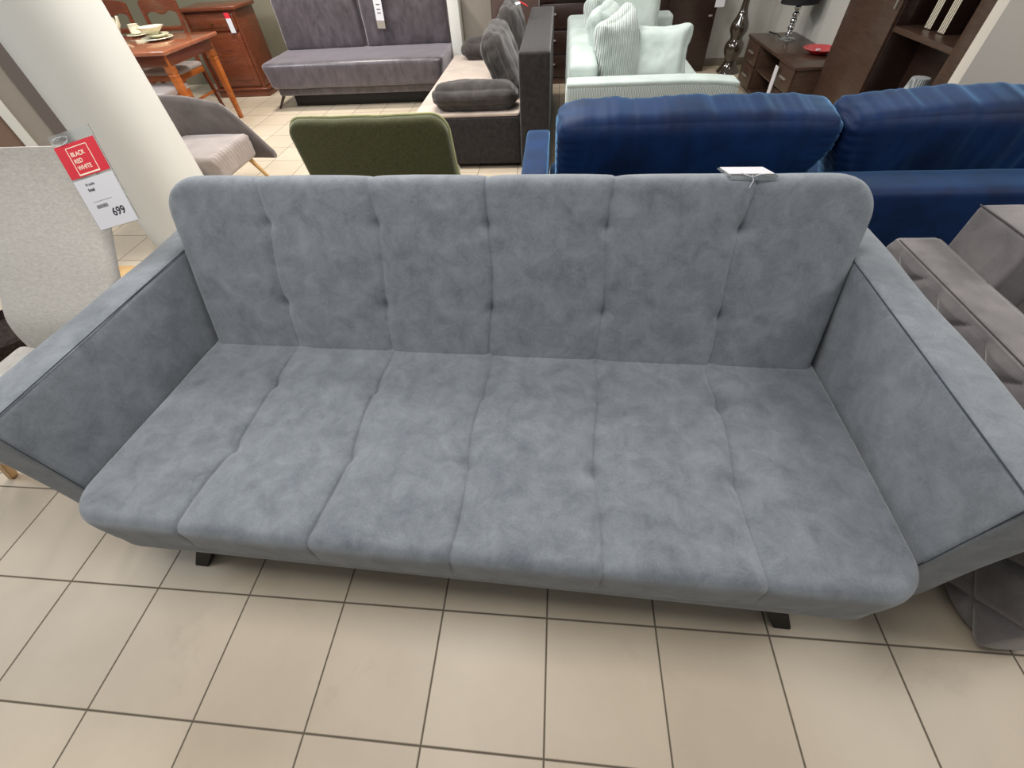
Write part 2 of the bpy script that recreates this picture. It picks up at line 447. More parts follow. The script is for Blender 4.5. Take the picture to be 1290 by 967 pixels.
seat = soft('seat', (-HX, -.08, .19), (HX, .73, .417), M['velvet'], sofa, r=.036, n=(10, 10, 10), xs={0: seamxs(), 1: ys},
            plan=(0, 1, .11, [(-1, -1), (1, -1)]), fn=seat_fn)
BK = math.atan(.45); BH = .670; BT = .13
def back_fn(p, nr, u):
    # local: x, y thickness (0 front .. BT), z height
    z = p.z; hh = tuft(p.x/1.02, z, (.237, .517), 4.0, .008)
    fr = max(0, -nr.y); tp = max(0, nr.z)
    p = p+Vector((wig(p.x, z, 4), 0, 0))
    w = min(1, max(0, (z)/.08))
    p = p+Vector((0, -1, 0))*hh*fr*(.3+.7*w)+Vector((0, 0, 1))*hh*.45*tp*max(0, 1-max(0, abs(u[0])-.86)/.08)
    p.x *= .982+.046*max(0, (z/BH))
    return p
zs = sorted({*lin(.03, BH-.05, 60), *[.03*(1-math.cos(PI/2*i/4))*1.0 for i in range(4)], *[BH-.05*(1-math.cos(PI/2*i/10)) for i in range(10)]})
bm_ = Tr(0, .655, .37) @ Matrix.Rotation(-BK, 4, 'X') @ Tr(0, 0, -.052)
back = soft('backrest', (-HX, 0, 0), (HX, BT, BH), M['velvet'], sofa, r=.045, n=(10, 6, 10), xs={0: seamxs(), 2: zs},
            plan=(0, 2, .125, [(-1, 1), (1, 1)]), fn=back_fn, mtx=bm_)
for s in (-1, 1):
    prof = []
    def arm_fn(p, nr, u, s=s):
        k = .006*noise.noise(Vector((p.x*5, p.y*4, p.z*4+s)))
        return p+nr*k
    lo = (min(s*1.145, s*1.282), .015, .13); hi = (max(s*1.145, s*1.282), 1.17, .70)
    arm = soft('armrest', lo, hi, M['velvet'], sofa, r=.014, n=(6, 40, 24), puff=(.004, 0, .003), fn=arm_fn,
               plan=(1, 2, .05, [(-1, -1)]))
    tube('piping_or_lit_rim', [(s*1.147, .02, .16), (s*1.147, .018, .40), (s*1.147, .02, .69), (s*1.147, .04, .701), (s*1.147, .4, .7022), (s*1.147, .8, .7022), (s*1.147, 1.16, .701)], .0016, M['velvet_dark'], arm)
box('base_frame', (-1.12, .02, .14), (1.12, .95, .2), M['velvet_dark'], sofa, .01)
for s in (-1, 1):
    prism('leg', (s*.885, .05, .17), (s*.966, -.045, 0), (.042, .030), (.026, .021), M['black'], sofa)
    prism('leg', (s*.88, .78, .155), (s*.96, .88, 0), (.032, .026), (.021, .018), M['black'], sofa)

# price holder lying on the top edge of the backrest
ph = thing('price_holder', 'small clear price holder lying on the top edge of the grey blue sofa back', 'price holder', (2.562, 1.055, .910), SA)
mt = Rx(-12)
box('acrylic_plate', (-.07, -.052, .003), (.07, .062, .007), M['clear'], ph, .001, mtx=mt)
box('paper_card', (-.062, -.04, .0075), (.066, .062, .009), M['paper'], ph, 0, mtx=mt)
box('acrylic_lip', (-.06, -.060, -.006), (.07, -.052, .006), M['clear'], ph, .001, mtx=mt)
tube('string', [(.0, -.05, .018), (.004, -.062, .008), (-.004, -.07, -.012), (-.008, -.078, -.035)], .0014, M['paper'], ph)
tube('string_knot', [(-.03, -.046, .022), (-.01, -.053, .017), (.0, -.056, .014), (.02, -.05, .02), (.04, -.048, .021)], .0016, M['paper'], ph)

# ------------------------------------------------------------------ beige high-back chair with tag (left)
ch = thing('dining_chair', 'beige tweed high back chair with a red and white price tag, behind the left armrest', 'chair', (.238, .62, 0))
cp = [(.05, .47), (.055, .53), (.075, .60), (.14, .675), (.20, .76), (.265, .84), (.32, .92), (.36, 1.0), (.375, 1.055)]  # (y local, z)
def chair_back(name, w0, w1, t, mat, parent):
    n = 20; verts = []; faces = []; m = len(cp); R = 24
    pts = []
    for i in range(m*4-3):
        f = i/4; k = min(int(f), m-2); q = f-k; pts.append((cp[k][0]*(1-q)+cp[k+1][0]*q, cp[k][1]*(1-q)+cp[k+1][1]*q))
    for it in range(4): pts = [pts[0]]+[((a[0]+2*b[0]+c[0])/4, (a[1]+2*b[1]+c[1])/4) for a, b, c in zip(pts, pts[1:], pts[2:])]+[pts[-1]]
    L = len(pts)
    for i, (y, z) in enumerate(pts):
        a = pts[max(0, i-1)]; b = pts[min(L-1, i+1)]; d = Vector((0, b[0]-a[0], b[1]-a[1])).normalized(); nr = Vector((0, d.z, -d.y))
        fr = i/(L-1); w = w0+(w1-w0)*fr; tt = t
        if fr > .93: q = (fr-.93)/.07; w -= .02*q*q; tt = t*(1-.5*q*q)
        for k in range(R):
            an = 2*PI*k/R; cx = math.copysign(abs(math.cos(an))**.3, math.cos(an)); sx = math.copysign(abs(math.sin(an))**.45, math.sin(an))
            verts.append(Vector((cx*w/2, y, z))+nr*(tt/2+sx*tt/2))
    for i in range(L-1):
        for k in range(R):
            k2 = (k+1) % R; faces.append((i*R+k, i*R+k2, (i+1)*R+k2, (i+1)*R+k))
    faces.append(tuple(range(R))[::-1]); faces.append(tuple((L-1)*R+k for k in range(R)))
    return finish(name, verts, faces, mat, parent, True, 60)
chair_back('backrest', .46, .445, .065, M['beige_tweed'], ch)
soft('seat', (-.275, -.40, .40), (.215, .075, .475), M['beige_tweed'], ch, r=.025, puff=(0, 0, .008), n=(10, 10, 3))
prism('leg', (-.17, -.28, .40), (-.50, -.24, 0), .02, .014, M['oak'], ch)
prism('leg', (.17, -.28, .40), (.20, -.33, 0), .02, .014, M['oak'], ch)
prism('leg', (-.17, .05, .40), (-.2, .12, 0), .02, .014, M['oak'], ch)
prism('leg', (.17, .05, .40), (.2, .12, 0), .02, .014, M['oak'], ch)
# tag: plane frame from its four corners
def frame(P0, Pu, Pv):
    P0 = Vector(P0); X = (Vector(Pu)-P0).normalized(); Y = (Vector(Pv)-P0); Y = (Y-X*Y.dot(X)).normalized(); Z = X.cross(Y)
    m = Matrix((X, Y, Z)).transposed().to_4x4(); m.translation = P0; return m
TAGF = dict(bl=(.238, .805, .690), br=(.400, .833, .741), tl=(.345, .975, 1.0))
pt = thing('price_tag', 'long red and white price tag hanging on the beige high back chair', 'price tag')
TM = frame((.515, .848, .852), (.655, .862, .880), (.428, .938, 1.048))
W, H = .148, .240
def tcard(name, x0, y0, x1, y1, z0, z1, mat): return box(name, (x0, y0, z0), (x1, y1, z1), mat, pt, 0, mtx=TM)
tcard('holder', -.003, -.002, W+.003, H+.03, -.003, -.001, M['clear'])
rc = tcard('red_card', 0, H-.090, W, H, 0, .0012, M['red'])
wc = tcard('white_card', 0, 0, W, H-.096, 0, .0012, M['paper'])
for (x0, y0, x1, y1) in ((.036, H-.082, .038, H-.010), (.112, H-.082, .114, H-.010), (.036, H-.012, .114, H-.010), (.036, H-.082, .114, H-.086)):
    box('border_line', (x0, y0, .0012), (x1, y1, .0018), M['inkwhite'], rc, 0, mtx=TM)
for i, s in enumerate(('BLACK', 'RED', 'WHITE')):
    text('lettering', s, .0165, (.044, H-.035-.0185*i), TM, M['inkwhite'], rc, .0016, bold=.0002)
text('lettering', '699', .032, (.076, .028), TM, M['ink'], wc, .0016, bold=.0006)
text('lettering', 'Krzesło', .011, (.036, .124), TM, M['ink'], wc, .0016)
text('lettering', 'fotel', .013, (.036, .108), TM, M['ink'], wc, .0016, bold=.0003)
box('rule_line', (.03, .0775, .0012), (.10, .0782, .0016), M['ink'], wc, 0, mtx=TM)
for i in range(14): box('barcode_bar', (.034+i*.003, .058, .0012), (.0355+i*.003, .068, .0016), M['ink'], wc, 0, mtx=TM)
tube('loop', [(TM @ Vector((W*.25+.03*math.cos(a)*1.0, H+.012+.010*math.sin(a), .004)))[:] for a in lin(0, 2*PI, 16)], .0016, M['clear'], pt)

pouf = lathe('basket', [(.001, .0), (.17, 0), (.19, .12), (.185, .27), (.165, .28), (.16, .24), (.001, .23)], (-.62, 1.02, 0), M['rattan'], n=40)
tag(pouf, 'dark woven basket on the floor left of the beige high back chair', 'basket')
st = thing('wooden_stool', 'low light wooden stool, a corner showing behind the beige chair', 'stool', (-.32, 1.40, 0))
box('seat', (-.13, -.13, .24), (.13, .13, .27), M['oak'], st)
for a in (-1, 1):
    for b in (-1, 1): prism('leg', (a*.09, b*.09, .24), (a*.12, b*.12, 0), .014, .011, M['oak'], st)

# ------------------------------------------------------------------ dining corner
tb = thing('dining_table', 'polished cherry wood dining table with cream crockery on it', 'table', (-2.38, 4.595, 0))
bm = bmesh.new(); bmbox(bm, (-.82, -.445, .728), (.82, .445, .762), .012, 4); from_bm('table_top', bm, M['cherry_top'], tb)
for (x0, y0, x1, y1) in ((-.74, -.385, .74, -.36), (-.74, .36, .74, .385), (-.76, -.36, -.735, .36), (.735, -.36, .76, .36)):
    box('apron', (x0, y0, .635), (x1, y1, .728), M['cherry'], tb)
for a in (-1, 1):
    for b in (-1, 1):
        bm = bmesh.new(); x, y = a*.72, b*.345
        bmbox(bm, (x-.036, y-.036, .58), (x+.036, y+.036, .728), .004)
        bmbox(bm, (x-.031, y-.031, .57), (x+.031, y+.031, .582), .002)
        bmbox(bm, (x-.036, y-.036, .548), (x+.036, y+.036, .572), .008, 3)
        vs = bmbox(bm, (x-.033, y-.033, 0), (x+.033, y+.033, .55), .003)
        for v in vs:
            k = .55+.45*v.co.z/.55; v.co.x = x+(v.co.x-x)*k; v.co.y = y+(v.co.y-y)*k
        lg = from_bm('leg', bm, M['amber'], tb)
def dining(label, loc, rz, group=None):
    t = thing('dining_chair', label, 'chair', loc, math.radians(rz), group)
    soft('seat', (-.21, -.22, .435), (.21, .21, .48), M['seat_silver'], t, r=.02, puff=(0, 0, .012), n=(8, 8, 2))
    box('seat_frame', (-.205, -.215, .385), (.205, .205, .438), M['amber'], t, .006)
    for s in (-1, 1):
        prism('leg', (s*.18, -.19, .39), (s*.175, -.19, 0), .021, .014, M['amber'], t)
        prism('leg', (s*.185, .195, .44), (s*.185, .25, 0), .019, .015, M['cherry'], t)
        prism('back_post', (s*.185, .195, .44), (s*.2, .26, .98), (.019, .017), (.017, .013), M['cherry'], t)
        box('stretcher', (s*.178-.008, -.18, .17), (s*.178+.008, .22, .195), M['amber'], t)
    out = [(-.21, .985)]+[(-.21+.42*i/24, .995+.022*math.sin(PI*i/24)) for i in range(1, 24)]+[(.21, .985)]
    out += [(.21-.42*i/24, .885-.022*math.cos(2*PI*i/24*2)*0.7+.01) for i in range(0, 25)]
    slab('top_rail', out, .245, .27, M['cherry'], t, .004, seg=2)
    for z in (.62, .74): box('back_rail', (-.18, .215, z), (.18, .233, z+.045), M['cherry'], t, mtx=Tr(0, (z-.6)*.08, 0))
    return t
d1 = dining('cherry wood dining chair behind the table, nearer the sideboard', (-2.28, 5.08, 0), 0, 'cherry dining chairs')
d2 = copy_tree(d1); d2.location = (-2.86, 5.08, 0); d2['label'] = 'cherry wood dining chair behind the table, nearest the white pillar'
t = thing('padded_stool', 'amber wood stool with grey padded seat under the near side of the table', 'stool', (-1.90, 4.22, 0))
soft('seat', (-.21, -.2, .42), (.21, .2, .47), M['seat_silver'], t, r=.02, puff=(0, 0, .012), n=(8, 8, 2))
box('seat_frame', (-.205, -.195, .36), (.205, .195, .422), M['amber'], t, .006)
for a in (-1, 1):
    for b in (-1, 1): prism('leg', (a*.18, b*.17, .37), (a*.19, b*.18, 0), .02, .015, M['amber'], t)
    box('stretcher', (a*.18-.008, -.17, .14), (a*.18+.008, .17, .165), M['amber'], t)
# crockery
def plate(name, label, x, y, z, r, h=.018, grp=None, cat='plate'):
    o = lathe(name, [(.001, .004), (r*.55, .0), (r*.62, .004), (r*.97, h), (r, h+.002), (r*.98, h+.006), (r*.6, .010), (.001, .009)], (0, 0, 0), M['cream'], n=36)
    o.location = (x, y, z); return tag(o, label, cat, grp)
plate('plate', 'wide cream dinner plate on the cherry table, under the smaller plates', -1.98, 4.70, .762, .145)
plate('plate', 'cream dessert plate stacked on the wide dinner plate', -1.97, 4.72, .785, .10)
o = lathe('bowl', [(.001, .0), (.045, .0), (.05, .01), (.10, .045), (.118, .058), (.120, .062), (.112, .062), (.045, .016), (.001, .012)], (0, 0, 0), M['cream'], n=36)
o.location = (-2.0, 4.70, .805); tag(o, 'wide cream soup bowl on top of the stacked plates', 'bowl')
plate('saucer', 'cream saucer under the cup, beside the white pillar', -2.40, 4.98, .762, .10, .012, cat='saucer')
o = lathe('cup', [(.001, .002), (.028, .0), (.05, .012), (.05, .05), (.046, .075), (.050, .082), (.046, .082), (.042, .07), (.040, .016), (.001, .012)], (0, 0, 0), M['cream'], n=32)
o.location = (-2.40, 4.98, .775); tag(o, 'cream cup on its saucer on the cherry table', 'cup')
h = tube('handle', [(.045+.03*math.sin(a), 0, .045+.022*math.cos(a)) for a in lin(0, PI, 8)], .005, M['cream'], o)
tp = thing('teapot', 'cream china pot at the edge of the white pillar', 'teapot', (-2.65, 4.92, .762)); tp.scale = (1.2, 1.2, 1.2)
lathe('pot_body', [(.001, 0), (.05, 0), (.085, .03), (.10, .075), (.085, .125), (.055, .145), (.001, .146)], (0, 0, 0), M['cream'], tp, n=36)
lathe('lid', [(.055, .145), (.04, .165), (.012, .172), (.012, .182), (.018, .192), (.001, .2)], (0, 0, 0), M['cream'], tp, n=24)
tube('spout', [(.08, 0, .05), (.13, 0, .09), (.15, 0, .14)], [.02, .014, .010], M['cream'], tp)
# sideboard
sb = thing('sideboard', 'cherry wood sideboard with a drawer and a door against the back wall', 'sideboard', (-2.04, 5.76, 0))
box('body', (-.32, .01, .06), (.32, .42, .84), M['cherry'], sb, .003)
box('plinth', (-.335, -.005, 0), (.335, .42, .07), M['cherry'], sb, .006)
box('base_moulding', (-.35, -.02, .07), (.35, .42, .095), M['cherry'], sb, .01, 3)
box('top', (-.36, -.03, .84), (.36, .43, .875), M['cherry'], sb, .010, 3)
for s in (-1, 1): prism('corner_post', (s*.31, .01, .095), (s*.31, .01, .84), .015, .015, M['cherry'], sb)
for i in range(1):
    x0 = -.28; x1 = .28
    d = box('drawer', (x0, -.005, .66), (x1, .015, .80), M['cherry'], sb, .004)
    box('drawer_panel', (x0+.05, -.012, .69), (x1-.05, -.004, .77), M['cherry'], d, .006)
    lathe('knob', [(.006, 0), (.006, .012), (.016, .02), (.012, .03), (.001, .032)], (0, 0, 0), M['brass'], d, n=16).matrix_local = Tr((x0+x1)/2, -.012, .73) @ Rx(90)
    d = box('door', (x0, -.005, .12), (x1, .015, .635), M['cherry'], sb, .004)
    box('door_panel', (x0+.06, -.012, .18), (x1-.06, -.004, .575), M['cherry'], d, .010)
    lathe('knob', [(.006, 0), (.006, .012), (.016, .02), (.012, .03), (.001, .032)], (0, 0, 0), M['brass'], d, n=16).matrix_local = Tr(x0+.035, -.008, .42) @ Rx(90)
pt2 = thing('price_tag', 'small red and white price tag hanging on the cherry sideboard drawer', 'price tag', (-1.845, 5.735, .64), 0)
box('red_card', (0, 0, .13), (.06, .003, .18), M['red'], pt2, 0); box('white_card', (0, 0, 0), (.06, .003, .13), M['paper'], pt2, 0)

# ------------------------------------------------------------------ grey shell armchair
ac = thing('armchair', 'grey shell armchair with silver seat and pale wood legs between pillar and sofa', 'armchair', (-.77, 3.0, 0))
def seatw(p, nr, u):
    if u[0] > .55 and nr.x > .3: p = p+nr*.004*math.sin(p.y*170+2*math.sin(p.z*40))*max(0, u[2]+.6)
    return p+nr*.004*noise.noise(p*7)
soft('seat', (-.30, -.26, .20), (.27, .26, .37), M['seat_silver'], ac, r=.035, n=(14, 60, 8), puff=(0, 0, .012), fn=seatw)
def shell(name, mat, parent):
    # U path: from far front (+y) round the back to near front (-y); chair faces +x
    path = []
    for i in range(13): path.append((.40-.50*i/12, .285))
    for i in range(1, 17):
        a = PI/2+PI*i/16; path.append((-.10+.285*math.cos(a)*1.0, .285*math.sin(a)))
    for i in range(1, 13): path.append((-.10+.50*i/12, -.285))
    L = len(path); verts = []; faces = []; R = 12
    for i, (x, y) in enumerate(path):
        a = Vector((*path[max(0, i-1)], 0)); b = Vector((*path[min(L-1, i+1)], 0)); d = (b-a).normalized(); out = Vector((d.y, -d.x, 0))*-1
        out = Vector((x+.10 if x < -.10 else 0, y, 0)).normalized()
        # top height
        x0 = .10 if y > -.2 else -.14
        if x > x0: k = min(1, (x-x0)/.30); top = .575-.36*(k**1.25)
        else: top = .575+.08*min(1, max(0, (.10-x)/.4))
        bot = .17
        th = .026
        flare = .05*max(0, (top-.3)/.4)
        ring = []
        for k in range(R):
            an = 2*PI*k/R
            zz = (top+bot)/2+(top-bot)/2*math.copysign(abs(math.cos(an))**.35, math.cos(an))
            oo = th*math.copysign(abs(math.sin(an))**.6, math.sin(an))
            v = Vector((x, y, zz))+out*(oo+.0+flare*(zz-bot)/(top-bot)*.6)
            verts.append(v)
    for i in range(L-1):
        for k in range(R):
            k2 = (k+1) % R; faces.append((i*R+k, i*R+k2, (i+1)*R+k2, (i+1)*R+k))
    faces.append(tuple(range(R))[::-1]); faces.append(tuple((L-1)*R+k for k in range(R)))
    return finish(name, verts, faces, mat, parent, True, 70)
shell('shell_back', M['shell_grey'], ac)
for a in (-1, 1):
    for b in (-1, 1): prism('leg', (a*.2, b*.2, .22), (a*.27, b*.27, 0), .017, .011, M['oak'], ac)

# ------------------------------------------------------------------ green chair
gc = thing('armchair', 'olive green boucle chair seen from behind, just past the grey blue sofa', 'armchair', (0, 0, 0))
def gfn(p, nr, u):
    x, z = p.x, p.z
    if x < 1: x += max(0, .74-z)*.22*(1-x)/.44
    else: x += (.76-z)*.09*(x-1)/.42
    q = (x-1.0)/.43
    return Vector((x, p.y+.05*q*q-(.8-z)*.10, z+.006*(1-q*q)*max(0, u[2])+.003*noise.noise(p*9)))
soft('backrest', (.56, 1.99, .38), (1.42, 2.07, .80), M['green'], gc, r=.034, n=(40, 4, 16), plan=(0, 2, .085, [(-1, 1), (1, 1)]), fn=gfn)
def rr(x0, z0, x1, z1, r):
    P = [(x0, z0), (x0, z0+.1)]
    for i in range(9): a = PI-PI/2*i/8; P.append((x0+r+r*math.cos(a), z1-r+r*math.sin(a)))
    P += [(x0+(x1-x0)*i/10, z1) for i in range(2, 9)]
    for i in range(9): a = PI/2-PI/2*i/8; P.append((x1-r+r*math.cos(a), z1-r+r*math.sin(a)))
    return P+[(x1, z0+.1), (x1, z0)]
tube('piping_or_lit_rim', [gfn(Vector((x, 2.045, z)), None, (0, 0, 1 if z > .7 else 0))[:] for x, z in rr(.556, .42, 1.424, .804, .085)], .0065, M['green_lit_rim'], gc)  # pale tube added for the chair edge lit from behind
soft('seat', (.70, 2.03, .26), (1.36, 2.55, .40), M['green'], gc, r=.04, puff=(0, 0, .015), n=(8, 8, 4))
for x in (.74, 1.32):
    for y in (2.06, 2.50): prism('leg', (x, y, .32), (x+(.03 if x > 1 else -.03), y+(.03 if y > 2.2 else -.03), 0), .018, .012, M['black'], gc)

# ------------------------------------------------------------------ dark sofa bed at the back (with tag)
bs = thing('sofa_bed', 'dark grey armless sofa bed with two back cushions against the back wall', 'sofa bed', (-.27, 5.2, 0))
def flare(p, nr, u):
    p = p+nr*.004*noise.noise(p*6); k = max(0, (.45-p.z)/.3)
    p.x *= 1-.055*k; return p
soft('seat', (-1.03, -.10, .215), (1.03, .76, .45), M['sofabed'], bs, r=.04, n=(30, 14, 6), puff=(0, 0, .006), fn=flare, plan=(0, 1, .06, [(-1, -1), (1, -1)]))
soft('seat_base', (-.955, -.03, .135), (.955, .74, .222), M['sofabed'], bs, r=.02, n=(14, 10, 3))
for x0, x1 in ((-1.0, -.012), (.012, 1.0)):
    soft('back_cushion', (x0, .56, .43), (x1, .78, 1.0), M['sofabed'], bs, r=.05, n=(14, 4, 10), puff=(0, .02, 0), fn=wrinkle(.008, 5, x0), mtx=Tr(0, .0, 0))
box('storage_box', (-.86, .10, 0), (.86, .7, .14), M['black'], bs, .004)
for s in (-1, 1):
    prism('leg', (s*.93, .02, .14), (s*1.05, .03, 0), .018, .011, M['wenge'], bs)
    prism('leg', (s*.93, .68, .14), (s*1.03, .7, 0), .018, .011, M['wenge'], bs)
p3 = thing('price_tag', 'long white paper price tag hanging on the dark sofa bed cushion', 'price tag', (-.02, 5.695, .62))
mt = Ry(3)
box('paper_strip', (-.045, 0, .07), (.045, .003, .42), M['paper'], p3, 0, mtx=mt); box('grey_strip', (-.045, 0, .0), (.045, .003, .07), M['taupe'], p3, 0, mtx=mt)
for i, z in enumerate((.13, .16, .20)): box('print_line', (-.02, -.001, z), (.02, 0, z+.008), M['ink'], p3, 0, mtx=mt)

# ------------------------------------------------------------------ charcoal sofa, side on
ds = thing('sofa', 'charcoal sofa with pale seat seen from its end, loose grey cushions on it', 'sofa', (1.38, 4.4, 0))
soft('base', (-.54, -1.0, .04), (.31, .98, .385), M['charcoal'], ds, r=.012, n=(6, 10, 6))
soft('seat', (-.535, -.995, .388), (.31, .975, .412), M['pale_seat'], ds, r=.022, n=(8, 24, 2), puff=(0, 0, .008))
soft('backrest', (.32, -1.07, .02), (.545, .80, .80), M['charcoal'], ds, r=.02, n=(6, 14, 10))
for s in (-.4, .2):
    for y in (-.85, .85): box('foot', (s-.03, y-.03, 0), (s+.03, y+.03, .045), M['black'], ds)
def cush(name, w, h, t, mat, mtx, loc, lab, grp, seed, wr=.008, n=(30, 8, 20), r=None, pinch=0):
    f0 = wrinkle(wr, 7, seed)
    def fn(p, nr, u):
        p = f0(p, nr, u)
        # thinner towards the rim, gathered folds at the seam
        e = max(abs(u[0]), abs(u[2]))
        p.y *= 1-.25*e**6
        g = max(0, abs(u[0])-.7)/.3
        p += nr*g*.005*noise.noise(Vector((p.x*10, p.y*30, p.z*30+seed)))
        p.x -= u[0]*pinch*(1-u[2]**2)*.1; p.z -= u[2]*pinch*(1-u[0]**2)*.1
        return p
    o = soft(name, (-w/2, -t/2, -h/2), (w/2, t/2, h/2), mat, None, r=r or t*.42, n=n, puff=(.01, .02, .01), fn=fn, mtx=mtx)
    o.location = loc; return tag(o, lab, 'cushion', grp)
gch = 'grey cushions on the charcoal sofa'
cush('bolster_cushion', .66, .24, .17, M['cushion_grey'], Rx(82), (1.335, 3.54, .495), 'long grey bolster cushion at the near end of the charcoal sofa', gch, 1, .010)
cush('bolster_cushion', .64, .24, .17, M['cushion_grey'], Rx(82), (1.30, 5.16, .495), 'long grey bolster cushion at the far end of the charcoal sofa', gch, 5, .010)
cush('back_cushion', .74, .46, .17, M['cushion_grey'], Rz(90) @ Rx(-24), (1.52, 4.05, .63), 'nearer large grey cushion leaning on the charcoal sofa back', gch, 9, .016)
cush('back_cushion', .74, .48, .17, M['cushion_grey'], Rz(90) @ Rx(-16), (1.56, 4.76, .66), 'farther large grey cushion on the charcoal sofa, red tag on top', gch, 13, .016)
p4 = thing('price_tag', 'small red price tag on top of the far grey cushion', 'price tag', (1.64, 4.62, .905), .2)
box('red_card', (-.01, -.05, -.001), (.06, .06, .002), M['red'], p4, 0, mtx=Ry(25)); box('white_card', (-.05, -.05, -.001), (-.01, .06, .002), M['paper'], p4, 0, mtx=Ry(-10))

# ------------------------------------------------------------------ mint corner sofa
ms = thing('corner_sofa', 'mint green corner sofa with ribbed sides and loose cushions', 'corner sofa', (2.04, 3.24, 0))
def armdip(p, nr, u):
    p.z -= .025*max(0, u[0])**3; return p
soft('armrest', (0, .0, .08), (1.20, .17, .615), M['mint_rib'], ms, r=.03, n=(30, 5, 8), fn=armdip, plan=(0, 2, .06, [(1, 1)]))
def armdip2(p, nr, u):
    p.z -= .025*max(0, u[0])**3; return p
soft('armrest_top', (.004, .0, .596), (1.19, .168, .628), M['mint'], ms, r=.015, n=(30, 5, 2), fn=armdip2)
soft('back_frame', (.02, .17, .10), (.23, 2.15, .70), M['mint'], ms, r=.04, n=(6, 16, 10), puff=(0, .0, .01))
soft('back_frame', (.235, 1.93, .10), (1.05, 2.15, .70), M['mint'], ms, r=.04, n=(10, 5, 10))
soft('seat', (.23, .17, .16), (1.16, 1.94, .43), M['mint'], ms, r=.04, n=(8, 12, 4), puff=(0, 0, .02))
for x in (.08, 1.1):
    for y in (.08, 2.0): box('foot', (x-.03, y-.03, 0), (x+.03, y+.03, .11), M['black'], ms)
g = 'mint cushions on the corner sofa'
cush('ribbed_cushion', .46, .52, .17, M['mint_rib_y'], Rz(55) @ Rx(-14) @ Ry(-9), (2.43, 3.63, .70), 'nearest ribbed mint cushion standing against the low sofa back', g, 2, .008, pinch=.3)
cush('plain_cushion', .46, .42, .15, M['mint'], Rz(-6) @ Rx(-26), (2.73, 3.72, .655), 'plain mint cushion leaning by the corner sofa armrest', g, 3, .010, pinch=.35)
cush('plain_cushion', .55, .46, .17, M['mint'], Rz(75) @ Rx(-14), (2.36, 4.10, .71), 'pale plain mint cushion right behind the ribbed one', g, 8, .010, pinch=.2)
cush('ribbed_cushion', .5, .46, .17, M['mint_rib'], Rz(82) @ Rx(-14), (2.33, 4.68, .73), 'farthest ribbed mint cushion, at the corner of the mint sofa', g, 4, .008, pinch=.2)
o = soft('back_cushion', (-.28, -.1, -.24), (.28, .1, .26), M['mint'], None, r=.07, n=(12, 5, 12), puff=(0, .03, 0), fn=wrinkle(.006, 6, 3), mtx=Rx(-8))
o.location = (2.62, 4.98, .72); tag(o, 'big square mint back cushion at the far side of the corner sofa', 'cushion', g)

# ------------------------------------------------------------------ blue sofa
bl = thing('sofa', 'royal blue velvet sofa seen from behind with two fat back cushions', 'sofa', (3.1, 1.9, 0))
soft('back_frame', (-1.15, -.52, .06), (1.6, -.32, .70), M['blue'], bl, r=.028, n=(30, 6, 12), puff=(0, .006, .002), fn=wrinkle(.003, 4, 2))
soft('armrest', (-1.29, -.52, .06), (-1.155, .55, .60), M['blue'], bl, r=.02, n=(5, 20, 10), fn=wrinkle(.003, 5, 1))
soft('seat', (-1.15, -.33, .10), (1.6, .56, .42), M['blue'], bl, r=.04, n=(20, 10, 5))
def bluec(x0, x1, seed, lab, tl, tr):
    def fn(p, nr, u):
        e = max(0, abs(u[0])-.78)/.22*min(1, max(0, u[2]+.6))
        # gathered folds at the ends and shallow vertical creases
        p = p+nr*(.010*noise.noise(Vector((p.x*5, p.z*2.0, seed)))+.006*noise.noise(Vector((p.x*17, p.z*3, seed+3)))+.003*noise.noise(Vector((p.x*45, p.z*6, seed+4))))
        if e > 0: p = p+nr*.0035*e*math.sin(p.z*170+math.sin(p.y*30)*2)
        # belly: narrower at the bottom
        k = max(0, .45-u[2])/1.45; p.x -= max(0, u[0])**2*k*tr-max(0, -u[0])**2*k*tl
        p.z -= .02*u[0]**4*max(0, u[2])
        return p
    w = (x1-x0)/2
    o = soft('back_cushion', (-w, -.125, -.24), (w, .125, .24), M['blue'], None, r=.052, n=(110, 10, 30), puff=(0, .015, .01), fn=fn, mtx=Rx(8))
    o.location = ((x0+x1)/2, 1.80, .655); return tag(o, lab, 'cushion', 'blue back cushions')
bluec(1.985, 3.14, 1, 'long royal blue back cushion directly behind the price holder, light gathered end', .0, .15)
bluec(3.15, 4.45, 7, 'royal blue back cushion running out of the picture beneath the bookcase', .15, 0)
for x in (-1.2, 1.5):
    for y in (-.45, .48): box('foot', (x-.03, y-.03, 0), (x+.03, y+.03, .07), M['black'], bl)

# ------------------------------------------------------------------ quilted grey sofa (right)
qs = thing('sofa', 'mole grey velvet sofa with diamond quilted armrest, right of the grey blue sofa', 'sofa', (3.2, 0, 0))
def quilt(p, nr, u):
    if abs(nr.x) > .5 and nr.x < 0:
        a = (p.y*.9+p.z)/.21; b = (p.y*.9-p.z)/.21
        d = min(abs(a-round(a)), abs(b-round(b)))*.21
        h = .018*(1-math.exp(-d/.022))-.004*math.exp(-d/.005)
        return p+Vector((-1, 0, 0))*h*(1 if u[2] < .93 else 0)
    return p+nr*.003*noise.noise(p*6)
ax_y = lin(.0, 1.2, 150); ax_z = lin(.035, .62, 80)
qa = soft('armrest', (.02, .0, .035), (.175, 1.2, .625), M['quilt'], qs, r=.022, xs={1: ax_y, 2: ax_z}, n=(4, 4, 4), fn=quilt)
tube('piping_or_lit_rim', [(.022, .01, .60), (.024, .03, .6215), (.024, .6, .623), (.024, 1.17, .6215)], .002, M['quiltdark'], qa)
qb = soft('backrest', (.18, .90, .10), (1.5, 1.16, .76), M['quilt'], qs, r=.018, n=(14, 6, 10), fn=wrinkle(.004, 5, 4))
